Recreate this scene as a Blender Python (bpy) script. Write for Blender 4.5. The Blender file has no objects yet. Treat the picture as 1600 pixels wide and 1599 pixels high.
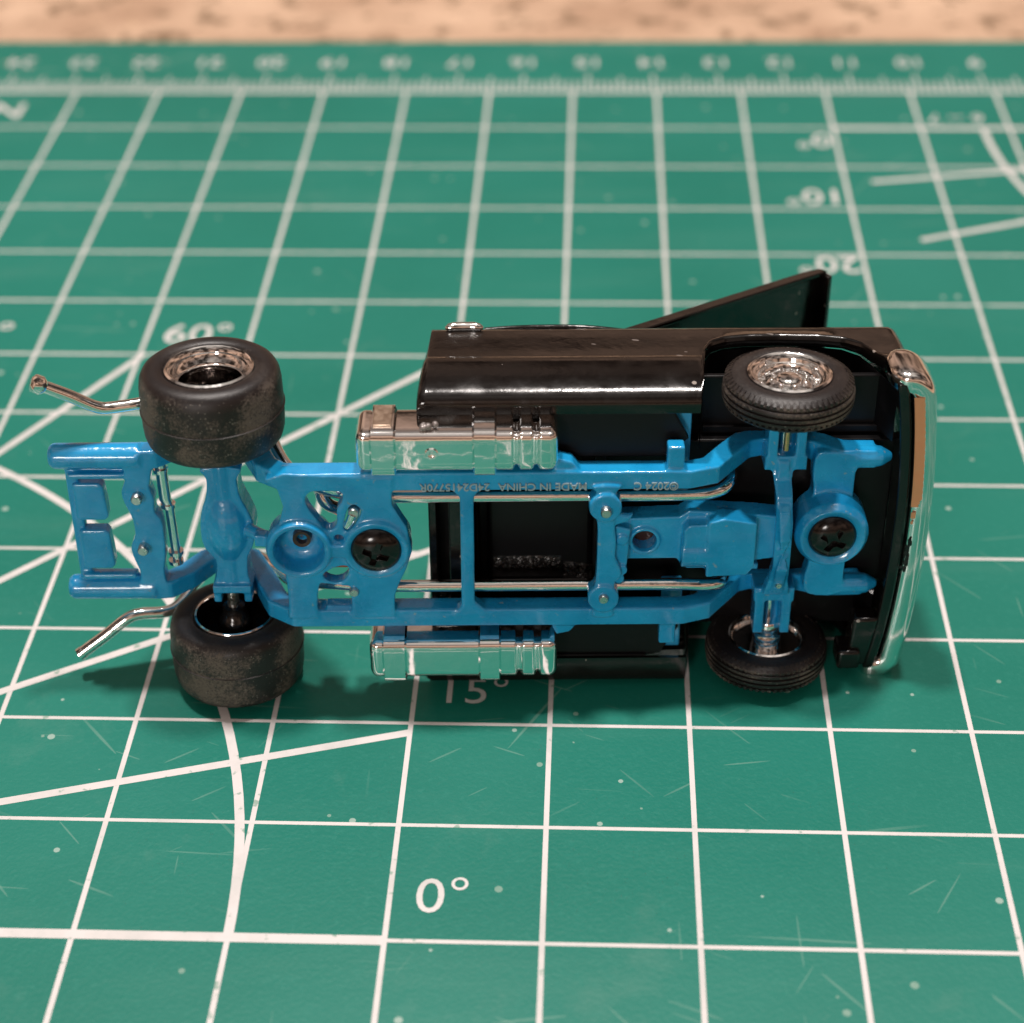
import bpy, bmesh, math, random
from mathutils import Vector, Matrix
random.seed(7)
PI = math.pi
S = 0.001                       # everything below is written in millimetres
scene = bpy.context.scene

# ------------------------------------------------------------------ camera
def cam_setup():
    cd = bpy.data.cameras.new("camera")
    co = bpy.data.objects.new("camera", cd)
    scene.collection.objects.link(co)
    rx, rz, rr = 0.9319, 0.0545, -0.0221
    m = Matrix.Rotation(rz, 4, 'Z') @ Matrix.Rotation(rx, 4, 'X') @ Matrix.Rotation(rr, 4, 'Z')
    co.matrix_world = Matrix.Translation(Vector((16.3976, -97.7902, 115.9196)) * S) @ m
    cd.sensor_fit = 'HORIZONTAL'
    cd.sensor_width = 36.0
    cd.lens = 36.0 * 2877.2 / 1600
    cd.clip_start = 0.005
    cd.clip_end = 20
    cd.dof.use_dof = True
    cd.dof.focus_distance = 0.162
    cd.dof.aperture_fstop = 25
    scene.camera = co
cam_setup()

# ------------------------------------------------------------------ light
w = bpy.data.worlds.new("World")
scene.world = w
w.use_nodes = True
nt = w.node_tree
bg = nt.nodes["Background"]
tc = nt.nodes.new("ShaderNodeTexCoord")
sp = nt.nodes.new("ShaderNodeSeparateXYZ")
cr = nt.nodes.new("ShaderNodeValToRGB")
nt.links.new(tc.outputs["Generated"], sp.inputs[0])
nt.links.new(sp.outputs["Z"], cr.inputs["Fac"])
wn = nt.nodes.new("ShaderNodeTexNoise")          # invented bright and dark room patches, placed for their reflections in chrome
wn.inputs["Scale"].default_value = 3.6
wn.inputs["Detail"].default_value = 3.0
wmap = nt.nodes.new("ShaderNodeMapping")
wmap.inputs["Location"].default_value = (7.3, 2.2, 5.1)
nt.links.new(tc.outputs["Generated"], wmap.inputs[0])
nt.links.new(wmap.outputs[0], wn.inputs["Vector"])
wr = nt.nodes.new("ShaderNodeMapRange")
wr.inputs["From Min"].default_value = 0.38
wr.inputs["From Max"].default_value = 0.66
wr.inputs["To Min"].default_value = 0.12
wr.inputs["To Max"].default_value = 2.5
nt.links.new(wn.outputs[0], wr.inputs["Value"])
wm = nt.nodes.new("ShaderNodeVectorMath")
wm.operation = 'SCALE'
nt.links.new(cr.outputs["Color"], wm.inputs[0])
nt.links.new(wr.outputs[0], wm.inputs["Scale"])
nt.links.new(wm.outputs[0], bg.inputs["Color"])
cr.color_ramp.elements[0].position = 0.0
cr.color_ramp.elements[0].color = (0.20, 0.12, 0.08, 1)
cr.color_ramp.elements[1].position = 1.0
cr.color_ramp.elements[1].color = (1.0, 0.88, 0.80, 1)
for pos, col in ((0.28, (1.0, 0.62, 0.44)), (0.62, (0.42, 0.31, 0.26)), (0.80, (0.45, 0.38, 0.34)), (0.90, (0.90, 0.80, 0.72))):
    e = cr.color_ramp.elements.new(pos)
    e.color = (*col, 1)
bg.inputs["Strength"].default_value = 0.33

def area(name, loc, target, size, power, col):
    l = bpy.data.lights.new(name, 'AREA')
    l.shape = 'DISK'
    l.size = size
    l.energy = power
    l.color = col
    o = bpy.data.objects.new(name, l)
    scene.collection.objects.link(o)
    o.location = loc
    o.rotation_euler = (Vector(target) - Vector(loc)).to_track_quat('-Z', 'Y').to_euler()
    return o
area("ceiling_lamp", (-0.12, 0.155, 1.0), (0.01, 0.03, 0), 0.065, 6.7, (1.0, 0.92, 0.87))
area("ceiling_lamp", (0.11, 0.165, 1.0), (0.01, 0.03, 0), 0.065, 5.4, (1.0, 0.92, 0.87))
area("room_lamp", (-0.25, -0.92, 0.34), (0.01, 0.03, 0), 0.20, 2.5, (1.0, 0.93, 0.88))

scene.view_settings.view_transform = 'Standard'
scene.view_settings.look = 'None'
scene.view_settings.exposure = 0.0
scene.view_settings.gamma = 1.0

# ------------------------------------------------------------------ materials
def mat_new(name):
    m = bpy.data.materials.new(name)
    m.use_nodes = True
    return m, m.node_tree, m.node_tree.nodes["Principled BSDF"]

def node(nt, kind, **kw):
    n = nt.nodes.new(kind)
    for k, v in kw.items():
        if k in n.inputs:
            n.inputs[k].default_value = v
        else:
            setattr(n, k, v)
    return n

def obj_coords(nt, scale=(1, 1, 1), rot=(0, 0, 0)):
    t = nt.nodes.new("ShaderNodeTexCoord")
    mp = nt.nodes.new("ShaderNodeMapping")
    mp.vector_type = 'TEXTURE'                 # turn first, then stretch
    mp.inputs["Scale"].default_value = tuple(1.0 / k for k in scale)
    mp.inputs["Rotation"].default_value = rot
    nt.links.new(t.outputs["Object"], mp.inputs[0])
    return mp.outputs[0]

def ramp(nt, src, p0, p1, c0=(0, 0, 0, 1), c1=(1, 1, 1, 1)):
    r = nt.nodes.new("ShaderNodeValToRGB")
    r.color_ramp.elements[0].position = p0
    r.color_ramp.elements[1].position = p1
    r.color_ramp.elements[0].color = c0
    r.color_ramp.elements[1].color = c1
    nt.links.new(src, r.inputs["Fac"])
    return r.outputs["Color"]

def mix(nt, fac, a, b, mode='MIX'):
    m = nt.nodes.new("ShaderNodeMix")
    m.data_type = 'RGBA'
    m.blend_type = mode
    for inp, v in ((m.inputs[0], fac), (m.inputs[6], a), (m.inputs[7], b)):
        if isinstance(v, (tuple, float, int)):
            inp.default_value = v if not isinstance(v, tuple) else (v if len(v) == 4 else (*v, 1))
        else:
            nt.links.new(v, inp)
    return m.outputs[2]

def bump(nt, bsdf, src, strength, dist):
    b = nt.nodes.new("ShaderNodeBump")
    b.inputs["Strength"].default_value = strength
    b.inputs["Distance"].default_value = dist
    nt.links.new(src, b.inputs["Height"])
    nt.links.new(b.outputs[0], bsdf.inputs["Normal"])

def specks(nt, scale, size, keep, coords=None):
    """sparse round flecks: small voronoi discs, only the cells that pass a random threshold"""
    v = node(nt, "ShaderNodeTexVoronoi", Scale=scale)
    if coords is not None:
        nt.links.new(coords, v.inputs["Vector"])
    d = node(nt, "ShaderNodeMath", operation='LESS_THAN')
    nt.links.new(v.outputs["Distance"], d.inputs[0])
    s = nt.nodes.new("ShaderNodeSeparateColor")
    nt.links.new(v.outputs["Color"], s.inputs[0])
    mz = node(nt, "ShaderNodeMath", operation='MULTIPLY')
    nt.links.new(s.outputs[1], mz.inputs[0])
    mz.inputs[1].default_value = size
    nt.links.new(mz.outputs[0], d.inputs[1])
    g = node(nt, "ShaderNodeMath", operation='GREATER_THAN')
    nt.links.new(s.outputs[0], g.inputs[0])
    g.inputs[1].default_value = 1 - keep
    mu = node(nt, "ShaderNodeMath", operation='MULTIPLY')
    nt.links.new(d.outputs[0], mu.inputs[0])
    nt.links.new(g.outputs[0], mu.inputs[1])
    return mu.outputs[0]

def m_blue():
    m, nt, b = mat_new("blue_enamel")
    co = obj_coords(nt)
    n = node(nt, "ShaderNodeTexNoise", Scale=260.0, Detail=4.0)
    nt.links.new(co, n.inputs["Vector"])
    c = mix(nt, ramp(nt, n.outputs[0], 0.35, 0.7), (0.006, 0.28, 0.60), (0.018, 0.39, 0.76))
    sc = node(nt, "ShaderNodeTexNoise", Scale=1500.0, Detail=2.0)
    nt.links.new(co, sc.inputs["Vector"])
    c = mix(nt, ramp(nt, sc.outputs[0], 0.70, 0.76), c, (0.18, 0.36, 0.50))
    gp = nt.nodes.new("ShaderNodeNewGeometry")
    c = mix(nt, mix(nt, 1.0, ramp(nt, gp.outputs["Pointiness"], 0.52, 0.60), (0.6,) * 3, 'MULTIPLY'), c, (0.07, 0.42, 0.74))
    nt.links.new(c, b.inputs["Base Color"])
    n2 = node(nt, "ShaderNodeTexNoise", Scale=420.0, Detail=3.0)
    nt.links.new(co, n2.inputs["Vector"])
    nt.links.new(ramp(nt, n2.outputs[0], 0.3, 0.75, (.16, .16, .16, 1), (.38, .38, .38, 1)), b.inputs["Roughness"])
    n3 = node(nt, "ShaderNodeTexNoise", Scale=900.0, Detail=3.0)
    nt.links.new(co, n3.inputs["Vector"])
    bump(nt, b, n3.outputs[0], 0.55, 0.00016)
    b.inputs["Coat Weight"].default_value = 0.8
    b.inputs["Coat Roughness"].default_value = 0.08
    return m

def m_plain(name, col, rough, metal=0.0, bscale=None, bdist=0.00005, bstr=0.3, spec=0.5):
    m, nt, b = mat_new(name)
    b.inputs["Base Color"].default_value = (*col, 1)
    b.inputs["Roughness"].default_value = rough
    b.inputs["Metallic"].default_value = metal
    b.inputs["Specular IOR Level"].default_value = spec
    if bscale:
        co = obj_coords(nt)
        n = node(nt, "ShaderNodeTexNoise", Scale=bscale, Detail=2.5)
        nt.links.new(co, n.inputs["Vector"])
        bump(nt, b, n.outputs[0], bstr, bdist)
        nt.links.new(ramp(nt, n.outputs[0], 0.3, 0.8, (rough * .7,) * 3 + (1,), (min(1, rough * 1.6),) * 3 + (1,)), b.inputs["Roughness"])
    return m

def m_black_gloss():
    m, nt, b = mat_new("black_gloss_paint")
    co = obj_coords(nt)
    base = (0.006, 0.0045, 0.004)
    f = specks(nt, 800.0, 0.20, 0.14, co)
    st = obj_coords(nt, (350, 900, 1500), (0.3, 0.2, 0.7))
    f2 = specks(nt, 1.0, 0.26, 0.07, st)
    c = mix(nt, f, base, (0.34, 0.30, 0.27))
    c = mix(nt, f2, c, (0.16, 0.14, 0.13))
    nt.links.new(c, b.inputs["Base Color"])
    n = node(nt, "ShaderNodeTexNoise", Scale=500.0, Detail=5.0)
    nt.links.new(co, n.inputs["Vector"])
    nt.links.new(ramp(nt, n.outputs[0], 0.35, 0.8, (.08,) * 3 + (1,), (.32,) * 3 + (1,)), b.inputs["Roughness"])
    n2 = node(nt, "ShaderNodeTexNoise", Scale=1800.0, Detail=2.0)
    nt.links.new(co, n2.inputs["Vector"])
    nw = node(nt, "ShaderNodeTexNoise", Scale=330.0, Detail=4.0, Roughness=0.6)
    nt.links.new(co, nw.inputs["Vector"])
    ad = node(nt, "ShaderNodeMath", operation='MULTIPLY_ADD')
    nt.links.new(n2.outputs[0], ad.inputs[0])
    ad.inputs[1].default_value = 0.25
    nt.links.new(nw.outputs[0], ad.inputs[2])
    bump(nt, b, ad.outputs[0], 0.35, 0.00012)
    b.inputs["IOR"].default_value = 1.55
    return m

def m_black_matte():
    m, nt, b = mat_new("black_interior_plastic")
    co = obj_coords(nt)
    n = node(nt, "ShaderNodeTexNoise", Scale=700.0, Detail=4.0)
    nt.links.new(co, n.inputs["Vector"])
    c = mix(nt, ramp(nt, n.outputs[0], 0.62, 0.72), (0.0035, 0.003, 0.0035), (0.007, 0.006, 0.007))
    nt.links.new(c, b.inputs["Base Color"])
    b.inputs["Roughness"].default_value = 0.42
    b.inputs["Specular IOR Level"].default_value = 0.28
    bump(nt, b, n.outputs[0], 0.4, 0.00006)
    return m

def m_rubber():
    m, nt, b = mat_new("dusty_rubber")
    co = obj_coords(nt)
    n = node(nt, "ShaderNodeTexNoise", Scale=4200.0, Detail=5.0, Roughness=0.8)
    nt.links.new(co, n.inputs["Vector"])
    n2 = node(nt, "ShaderNodeTexNoise", Scale=260.0, Detail=3.0)
    nt.links.new(co, n2.inputs["Vector"])
    mm = node(nt, "ShaderNodeMath", operation='MULTIPLY')
    nt.links.new(n.outputs[0], mm.inputs[0])
    nt.links.new(n2.outputs[0], mm.inputs[1])
    # dust clings to the tread, the side walls stay darker
    geo = nt.nodes.new("ShaderNodeTexCoord")
    sx = nt.nodes.new("ShaderNodeSeparateXYZ")
    nt.links.new(geo.outputs["Normal"], sx.inputs[0])
    ab = node(nt, "ShaderNodeMath", operation='ABSOLUTE')
    nt.links.new(sx.outputs["Y"], ab.inputs[0])
    side = ramp(nt, ab.outputs[0], 0.35, 0.8, (1, 1, 1, 1), (0.12, 0.12, 0.12, 1))
    dust = ramp(nt, mm.outputs[0], 0.235, 0.32)
    mk = mix(nt, 1.0, dust, side, 'MULTIPLY')
    c = mix(nt, mk, (0.012, 0.009, 0.009), (0.125, 0.100, 0.082))
    f = specks(nt, 5200.0, 0.42, 0.22, co)
    f2 = mix(nt, 1.0, f, side, 'MULTIPLY')
    c = mix(nt, f2, c, (0.17, 0.15, 0.13))
    nt.links.new(c, b.inputs["Base Color"])
    b.inputs["Roughness"].default_value = 0.5
    nt.links.new(ramp(nt, mk, 0.0, 0.6, (.40,) * 3 + (1,), (.75,) * 3 + (1,)), b.inputs["Roughness"])
    bump(nt, b, n.outputs[0], 0.35, 0.00008)
    return m

def m_mat():
    m, nt, b = mat_new("green_mat_vinyl")
    co = obj_coords(nt)
    n = node(nt, "ShaderNodeTexNoise", Scale=28.0, Detail=5.0)
    nt.links.new(co, n.inputs["Vector"])
    c = mix(nt, ramp(nt, n.outputs[0], 0.3, 0.7), (0.003, 0.160, 0.116), (0.010, 0.192, 0.144))
    # pale scuffed patches and rubbed bands
    stb = obj_coords(nt, (18, 120, 1), (0, 0, 0.05))
    nb = node(nt, "ShaderNodeTexNoise", Scale=1.0, Detail=6.0, Roughness=0.65)
    nt.links.new(stb, nb.inputs["Vector"])
    c = mix(nt, mix(nt, 1.0, ramp(nt, nb.outputs[0], 0.52, 0.85), (0.22, 0.22, 0.22), 'MULTIPLY'), c, (0.12, 0.29, 0.23))
    ng = node(nt, "ShaderNodeTexNoise", Scale=1400.0, Detail=3.0, Roughness=0.8)
    nt.links.new(co, ng.inputs["Vector"])
    c = mix(nt, mix(nt, 1.0, ramp(nt, ng.outputs[0], 0.52, 0.72), (0.5,) * 3, 'MULTIPLY'), c, (0.02, 0.21, 0.16))
    nd = node(nt, "ShaderNodeTexNoise", Scale=75.0, Detail=6.0, Roughness=0.7)
    nt.links.new(co, nd.inputs["Vector"])
    c = mix(nt, mix(nt, 1.0, ramp(nt, nd.outputs[0], 0.60, 0.76), (0.14,) * 3, 'MULTIPLY'), c, (0.22, 0.34, 0.29))
    # crumbs and paint flecks
    f = specks(nt, 330.0, 0.13, 0.25, co)
    c = mix(nt, mix(nt, 1.0, f, (0.55,) * 3, 'MULTIPLY'), c, (0.34, 0.46, 0.38))
    f = specks(nt, 130.0, 0.075, 0.10, co)
    c = mix(nt, mix(nt, 1.0, f, (0.6,) * 3, 'MULTIPLY'), c, (0.42, 0.38, 0.28))
    f = specks(nt, 520.0, 0.20, 0.10, co)
    c = mix(nt, mix(nt, 1.0, f, (0.6,) * 3, 'MULTIPLY'), c, (0.50, 0.60, 0.54))
    # fine cuts: long stretched cells in several directions
    ncl = node(nt, "ShaderNodeTexNoise", Scale=38.0, Detail=2.0)
    nt.links.new(co, ncl.inputs["Vector"])
    cluster = ramp(nt, ncl.outputs[0], 0.46, 0.60)
    for rot, sc_, keep in ((0.15, (90, 2200, 1), 0.035), (1.05, (70, 2400, 1), 0.030), (2.3, (110, 2600, 1), 0.030), (-0.05, (60, 3000, 1), 0.03), (0.6, (200, 3500, 1), 0.03), (2.75, (160, 3000, 1), 0.03), (1.6, (120, 3000, 1), 0.02)):
        s = specks(nt, 1.0, 0.40, keep, obj_coords(nt, sc_, (0, 0, rot)))
        s = mix(nt, 1.0, s, cluster, 'MULTIPLY')
        c = mix(nt, mix(nt, 1.0, s, (0.34,) * 3, 'MULTIPLY'), c, (0.24, 0.40, 0.33))
    nt.links.new(c, b.inputs["Base Color"])
    n3 = node(nt, "ShaderNodeTexNoise", Scale=9.0, Detail=3.0)
    nt.links.new(co, n3.inputs["Vector"])
    nt.links.new(ramp(nt, n3.outputs[0], 0.3, 0.7, (.36,) * 3 + (1,), (.52,) * 3 + (1,)), b.inputs["Roughness"])
    n4 = node(nt, "ShaderNodeTexNoise", Scale=2600.0, Detail=2.0)
    nt.links.new(co, n4.inputs["Vector"])
    bump(nt, b, n4.outputs[0], 0.5, 0.00005)
    b.inputs["Specular IOR Level"].default_value = 0.45
    return m

def m_print():
    m, nt, b = mat_new("white_print_ink")
    co = obj_coords(nt)
    n = node(nt, "ShaderNodeTexNoise", Scale=900.0, Detail=4.0)
    nt.links.new(co, n.inputs["Vector"])
    n2 = node(nt, "ShaderNodeTexNoise", Scale=130.0, Detail=6.0, Roughness=0.7)
    nt.links.new(co, n2.inputs["Vector"])
    c = mix(nt, ramp(nt, n2.outputs[0], 0.45, 0.75), (0.70, 0.66, 0.65), (0.54, 0.54, 0.52))
    c = mix(nt, ramp(nt, n.outputs[0], 0.64, 0.70), c, (0.30, 0.40, 0.34))
    nt.links.new(c, b.inputs["Base Color"])
    b.inputs["Roughness"].default_value = 0.5
    return m

def m_table():
    m, nt, b = mat_new("tan_tabletop")
    co = obj_coords(nt, (1.0, 1.0, 1))
    n = node(nt, "ShaderNodeTexNoise", Scale=150.0, Detail=5.0, Roughness=0.7)
    nt.links.new(co, n.inputs["Vector"])
    n2 = node(nt, "ShaderNodeTexNoise", Scale=45.0, Detail=2.0)
    nt.links.new(co, n2.inputs["Vector"])
    c = mix(nt, ramp(nt, n2.outputs[0], 0.35, 0.7), (0.46, 0.29, 0.19), (0.66, 0.45, 0.31))
    c = mix(nt, ramp(nt, n.outputs[0], 0.53, 0.62), c, (0.20, 0.125, 0.07))
    c = mix(nt, ramp(nt, n.outputs[0], 0.25, 0.36, (1, 1, 1, 1), (0, 0, 0, 1)), c, (0.95, 0.68, 0.40))
    nt.links.new(c, b.inputs["Base Color"])
    b.inputs["Roughness"].default_value = 0.6
    bump(nt, b, n.outputs[0], 0.5, 0.001)
    return m

def m_chrome(name="chrome", rough=0.10, col=(0.96, 0.94, 0.92), bs=1100.0, bd=0.00008, bstr=0.35):
    m = m_plain(name, col, rough, 1.0, bs, bd, bstr)
    return m

MB = m_blue()
MG = m_black_gloss()
MI = m_black_matte()
MR = m_rubber()
MC = m_chrome()
MCT = m_chrome("chrome_dented", 0.05, (0.97, 0.95, 0.94), 420.0, 0.00013, 0.22)
MDC = m_chrome("dark_reflection_chrome", 0.12, (0.16, 0.14, 0.13), 1500.0, 0.0001, 0.4)  # same chrome, colour darkened to imitate dark reflections in the wheel dish
MSTEEL = m_plain("steel_rivet", (0.62, 0.62, 0.60), 0.28, 1.0, 1500.0)
MSCREW = m_plain("black_oxide_screw", (0.006, 0.004, 0.004), 0.16, 0.0, 1200.0, 0.00003, 0.15, 0.5)
MBP = m_plain("black_hub_plastic", (0.006, 0.006, 0.006), 0.15)
MMAT = m_mat()
MPRINT = m_print()
MTABLE = m_table()
MPALE = m_plain("worn_raised_lettering", (0.33, 0.46, 0.52), 0.45)
MBROWN = m_plain("brown_post", (0.05, 0.022, 0.015), 0.3)
MCOPPER = m_plain("copper_pin", (0.80, 0.42, 0.22), 0.25, 1.0)
MGLASS = m_plain("dark_tinted_window", (0.01, 0.011, 0.012), 0.04)

# ------------------------------------------------------------------ mesh helpers
def finish(name, bm, mat, parent=None, smooth=True, bevel=None, sub=None, segs=2, angle=35):
    bmesh.ops.recalc_face_normals(bm, faces=bm.faces)
    me = bpy.data.meshes.new(name)
    bm.to_mesh(me)
    bm.free()
    me.materials.append(mat)
    if smooth:
        for p in me.polygons:
            p.use_smooth = True
    o = bpy.data.objects.new(name, me)
    scene.collection.objects.link(o)
    if parent:
        o.parent = parent
    if bevel:
        b = o.modifiers.new("bevel", 'BEVEL')
        b.width = bevel * S
        b.segments = segs
        b.limit_method = 'ANGLE'
        b.angle_limit = math.radians(angle)
        b.harden_normals = False
    if sub:
        s = o.modifiers.new("sub", 'SUBSURF')
        s.levels = s.render_levels = sub
    if smooth and not sub:
        try:
            me.set_sharp_from_angle(angle=math.radians(50))
        except Exception:
            pass
    return o

# truck coordinates: u forward, v towards the upper flank, w towards the roof; local axes are (u, -v, w)
def P(u, v, w):
    return Vector((u * S, -v * S, w * S))

def add_loop_sweep(bm, rings, closed_caps=True, ring_closed=True, path_closed=False):
    vs = [[bm.verts.new(p) for p in r] for r in rings]
    n = len(vs[0])
    k = n if ring_closed else n - 1
    m = len(vs) if path_closed else len(vs) - 1
    for i in range(m):
        a, b = vs[i], vs[(i + 1) % len(vs)]
        for j in range(k):
            j2 = (j + 1) % n
            try:
                bm.faces.new((a[j], a[j2], b[j2], b[j]))
            except ValueError:
                pass
    if closed_caps and not path_closed:
        bm.faces.new(vs[0][::-1])
        bm.faces.new(vs[-1])
    return vs

def frame_path(pts):
    ts = []
    for i in range(len(pts)):
        a = pts[max(0, i - 1)]
        b = pts[min(len(pts) - 1, i + 1)]
        ts.append((b - a).normalized())
    return ts

def smooth_path(pts, n=6):
    """Catmull-Rom through (u,v,w) tuples"""
    p = [Vector(q) for q in pts]
    out = []
    for i in range(len(p) - 1):
        p0 = p[max(i - 1, 0)]
        p1, p2 = p[i], p[i + 1]
        p3 = p[min(i + 2, len(p) - 1)]
        for k in range(n):
            t = k / n
            out.append(0.5 * ((2 * p1) + (p2 - p0) * t + (2 * p0 - 5 * p1 + 4 * p2 - p3) * t * t + (3 * p1 - p0 - 3 * p2 + p3) * t ** 3))
    out.append(p[-1])
    return [tuple(q) for q in out]

def add_tube(bm, pts, r, segs=12, radii=None):
    pp = [P(*q) for q in pts]
    ts = frame_path(pp)
    up = Vector((0, 0, 1))
    if abs(ts[0].dot(up)) > 0.9:
        up = Vector((1, 0, 0))
    x = ts[0].cross(up).normalized()
    rings = []
    for i, (c, t) in enumerate(zip(pp, ts)):
        x = (x - t * x.dot(t)).normalized()
        y = t.cross(x)
        rad = (radii[i] if radii else r) * S
        rings.append([c + (x * math.cos(a) + y * math.sin(a)) * rad for a in [2 * PI * k / segs for k in range(segs)]])
    add_loop_sweep(bm, rings)

def add_beam(bm, pts, wid, hei):
    """rectangular bar, wid across v, hei across w/normal, path in any (u,v,w)"""
    pp = [P(*q) for q in pts]
    ts = frame_path(pp)
    rings = []
    for c, t in zip(pp, ts):
        side = Vector((0, 1, 0))
        side = (side - t * side.dot(t)).normalized()
        nrm = t.cross(side)
        a, b = side * wid * S / 2, nrm * hei * S / 2
        rings.append([c + a + b, c - a + b, c - a - b, c + a - b])
    add_loop_sweep(bm, rings)

def add_box(bm, u0, u1, v0, v1, w0, w1):
    rings = [[P(u, v0, w0), P(u, v1, w0), P(u, v1, w1), P(u, v0, w1)] for u in (u0, u1)]
    add_loop_sweep(bm, rings)

def add_prism(bm, poly, w0, w1):
    rings = [[P(u, v, w0) for u, v in poly], [P(u, v, w1) for u, v in poly]]
    add_loop_sweep(bm, rings)

def add_cyl_w(bm, u, v, w0, w1, r, segs=28, r2=None):
    r2 = r if r2 is None else r2
    rings = []
    for w_, rr in ((w0, r), (w1, r2)):
        rings.append([P(u + rr * math.cos(a), v + rr * math.sin(a), w_) for a in [2 * PI * k / segs for k in range(segs)]])
    add_loop_sweep(bm, rings)

def add_lathe_w(bm, u, v, prof, segs=48, closed=True):
    """profile [(r, w)] turned around the w axis at (u, v)"""
    rings = []
    for r, w_ in prof:
        rings.append([P(u + r * math.cos(a), v + r * math.sin(a), w_) for a in [2 * PI * k / segs for k in range(segs)]])
    add_loop_sweep(bm, rings, closed_caps=not closed, path_closed=closed)

def add_lathe_v(bm, u, w_, prof, segs=64, closed=True, caps=False):
    """profile [(r, v)] turned around the v axis at (u, w)"""
    rings = []
    for r, v in prof:
        rings.append([P(u + r * math.cos(a), v, w_ + r * math.sin(a)) for a in [2 * PI * k / segs for k in range(segs)]])
    add_loop_sweep(bm, rings, closed_caps=caps, path_closed=closed)

def add_plate(bm, polys, w0, w1):
    """flat plate with holes: first polygon outline, the others holes, in (u, v)"""
    cu = bpy.data.curves.new("tmp", 'CURVE')
    cu.dimensions = '2D'
    cu.fill_mode = 'BOTH'
    cu.extrude = abs(w1 - w0) / 2
    for poly in polys:
        s = cu.splines.new('POLY')
        s.points.add(len(poly) - 1)
        for i, (u, v) in enumerate(poly):
            s.points[i].co = (u, -v, 0, 1)
        s.use_cyclic_u = True
    ob = bpy.data.objects.new("tmp", cu)
    scene.collection.objects.link(ob)
    dg = bpy.context.evaluated_depsgraph_get()
    me = bpy.data.meshes.new_from_object(ob.evaluated_get(dg))
    me.transform(Matrix.Translation((0, 0, (w0 + w1) / 2 * S)) @ Matrix.Scale(S, 4))
    tmp = bmesh.new()
    tmp.from_mesh(me)
    bmesh.ops.remove_doubles(tmp, verts=tmp.verts, dist=1e-7)
    tmp.to_mesh(me)
    tmp.free()
    bm.from_mesh(me)
    bpy.data.objects.remove(ob)
    bpy.data.curves.remove(cu)
    bpy.data.meshes.remove(me)

def circle(u, v, r, n=28):
    return [(u + r * math.cos(2 * PI * k / n), v + r * math.sin(2 * PI * k / n)) for k in range(n)]

def rpoly(pts, n=4):
    """rounded closed polygon (Catmull-Rom)"""
    out = []
    m = len(pts)
    for i in range(m):
        p0, p1, p2, p3 = (Vector(pts[(i + k - 1) % m]) for k in range(4))
        for k in range(n):
            t = k / n
            q = 0.5 * ((2 * p1) + (p2 - p0) * t + (2 * p0 - 5 * p1 + 4 * p2 - p3) * t * t + (3 * p1 - p0 - 3 * p2 + p3) * t ** 3)
            out.append((q.x, q.y))
    return out

def cast(o, voxel=0.13, it=3, fac=0.5):
    r = o.modifiers.new("remesh", 'REMESH')
    r.mode = 'VOXEL'
    r.voxel_size = voxel * S
    r.use_smooth_shade = True
    s = o.modifiers.new("smooth", 'SMOOTH')
    s.factor = fac
    s.iterations = it
    return o

def text_mesh(name, body, size, M, mat, parent=None, extrude=0.01, weight=0.0):
    cu = bpy.data.curves.new("tmp", 'FONT')
    cu.body = body
    cu.size = size
    cu.extrude = extrude
    cu.offset = weight
    cu.align_x = 'CENTER'
    cu.align_y = 'CENTER'
    cu.resolution_u = 4
    ob = bpy.data.objects.new("tmp", cu)
    scene.collection.objects.link(ob)
    dg = bpy.context.evaluated_depsgraph_get()
    me = bpy.data.meshes.new_from_object(ob.evaluated_get(dg))
    bpy.data.objects.remove(ob)
    bpy.data.curves.remove(cu)
    me.transform(M)
    me.materials.clear()
    me.materials.append(mat)
    o = bpy.data.objects.new(name, me)
    scene.collection.objects.link(o)
    if parent:
        o.parent = parent
    return o

# ------------------------------------------------------------------ the setting: table top
bm = bmesh.new()
bmesh.ops.create_grid(bm, x_segments=2, y_segments=2, size=1.1)
o = finish("table_top", bm, MTABLE, smooth=False)
o.location = (0.0, 0.35, -0.0030)
o["kind"] = "structure"

# ------------------------------------------------------------------ cutting mat
G = 12.7
X0, X1, Y0, Y1 = -265.0, 185.0, -112.0, 184.9
matroot = bpy.data.objects.new("cutting_mat", None)
scene.collection.objects.link(matroot)
matroot.location = (0, 0, -0.0030)
matroot["label"] = "green self-healing cutting mat with a white half-inch grid lying under the toy truck"
matroot["category"] = "cutting mat"
bm = bmesh.new()
def rect_round(x0, x1, y0, y1, r, n=8):
    pts = []
    for cx, cy, a0 in ((x1 - r, y1 - r, 0), (x0 + r, y1 - r, 90), (x0 + r, y0 + r, 180), (x1 - r, y0 + r, 270)):
        for k in range(n + 1):
            a = math.radians(a0 + 90 * k / n)
            pts.append((cx + r * math.cos(a), cy + r * math.sin(a)))
    return pts
pts = rect_round(X0, X1, Y0, Y1, 6)
rings = [[Vector((x * S, y * S, z * S)) for x, y in pts] for z in (0.0, 3.0)]
add_loop_sweep(bm, rings)
finish("mat_sheet", bm, MMAT, matroot, smooth=False, bevel=0.35)

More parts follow.
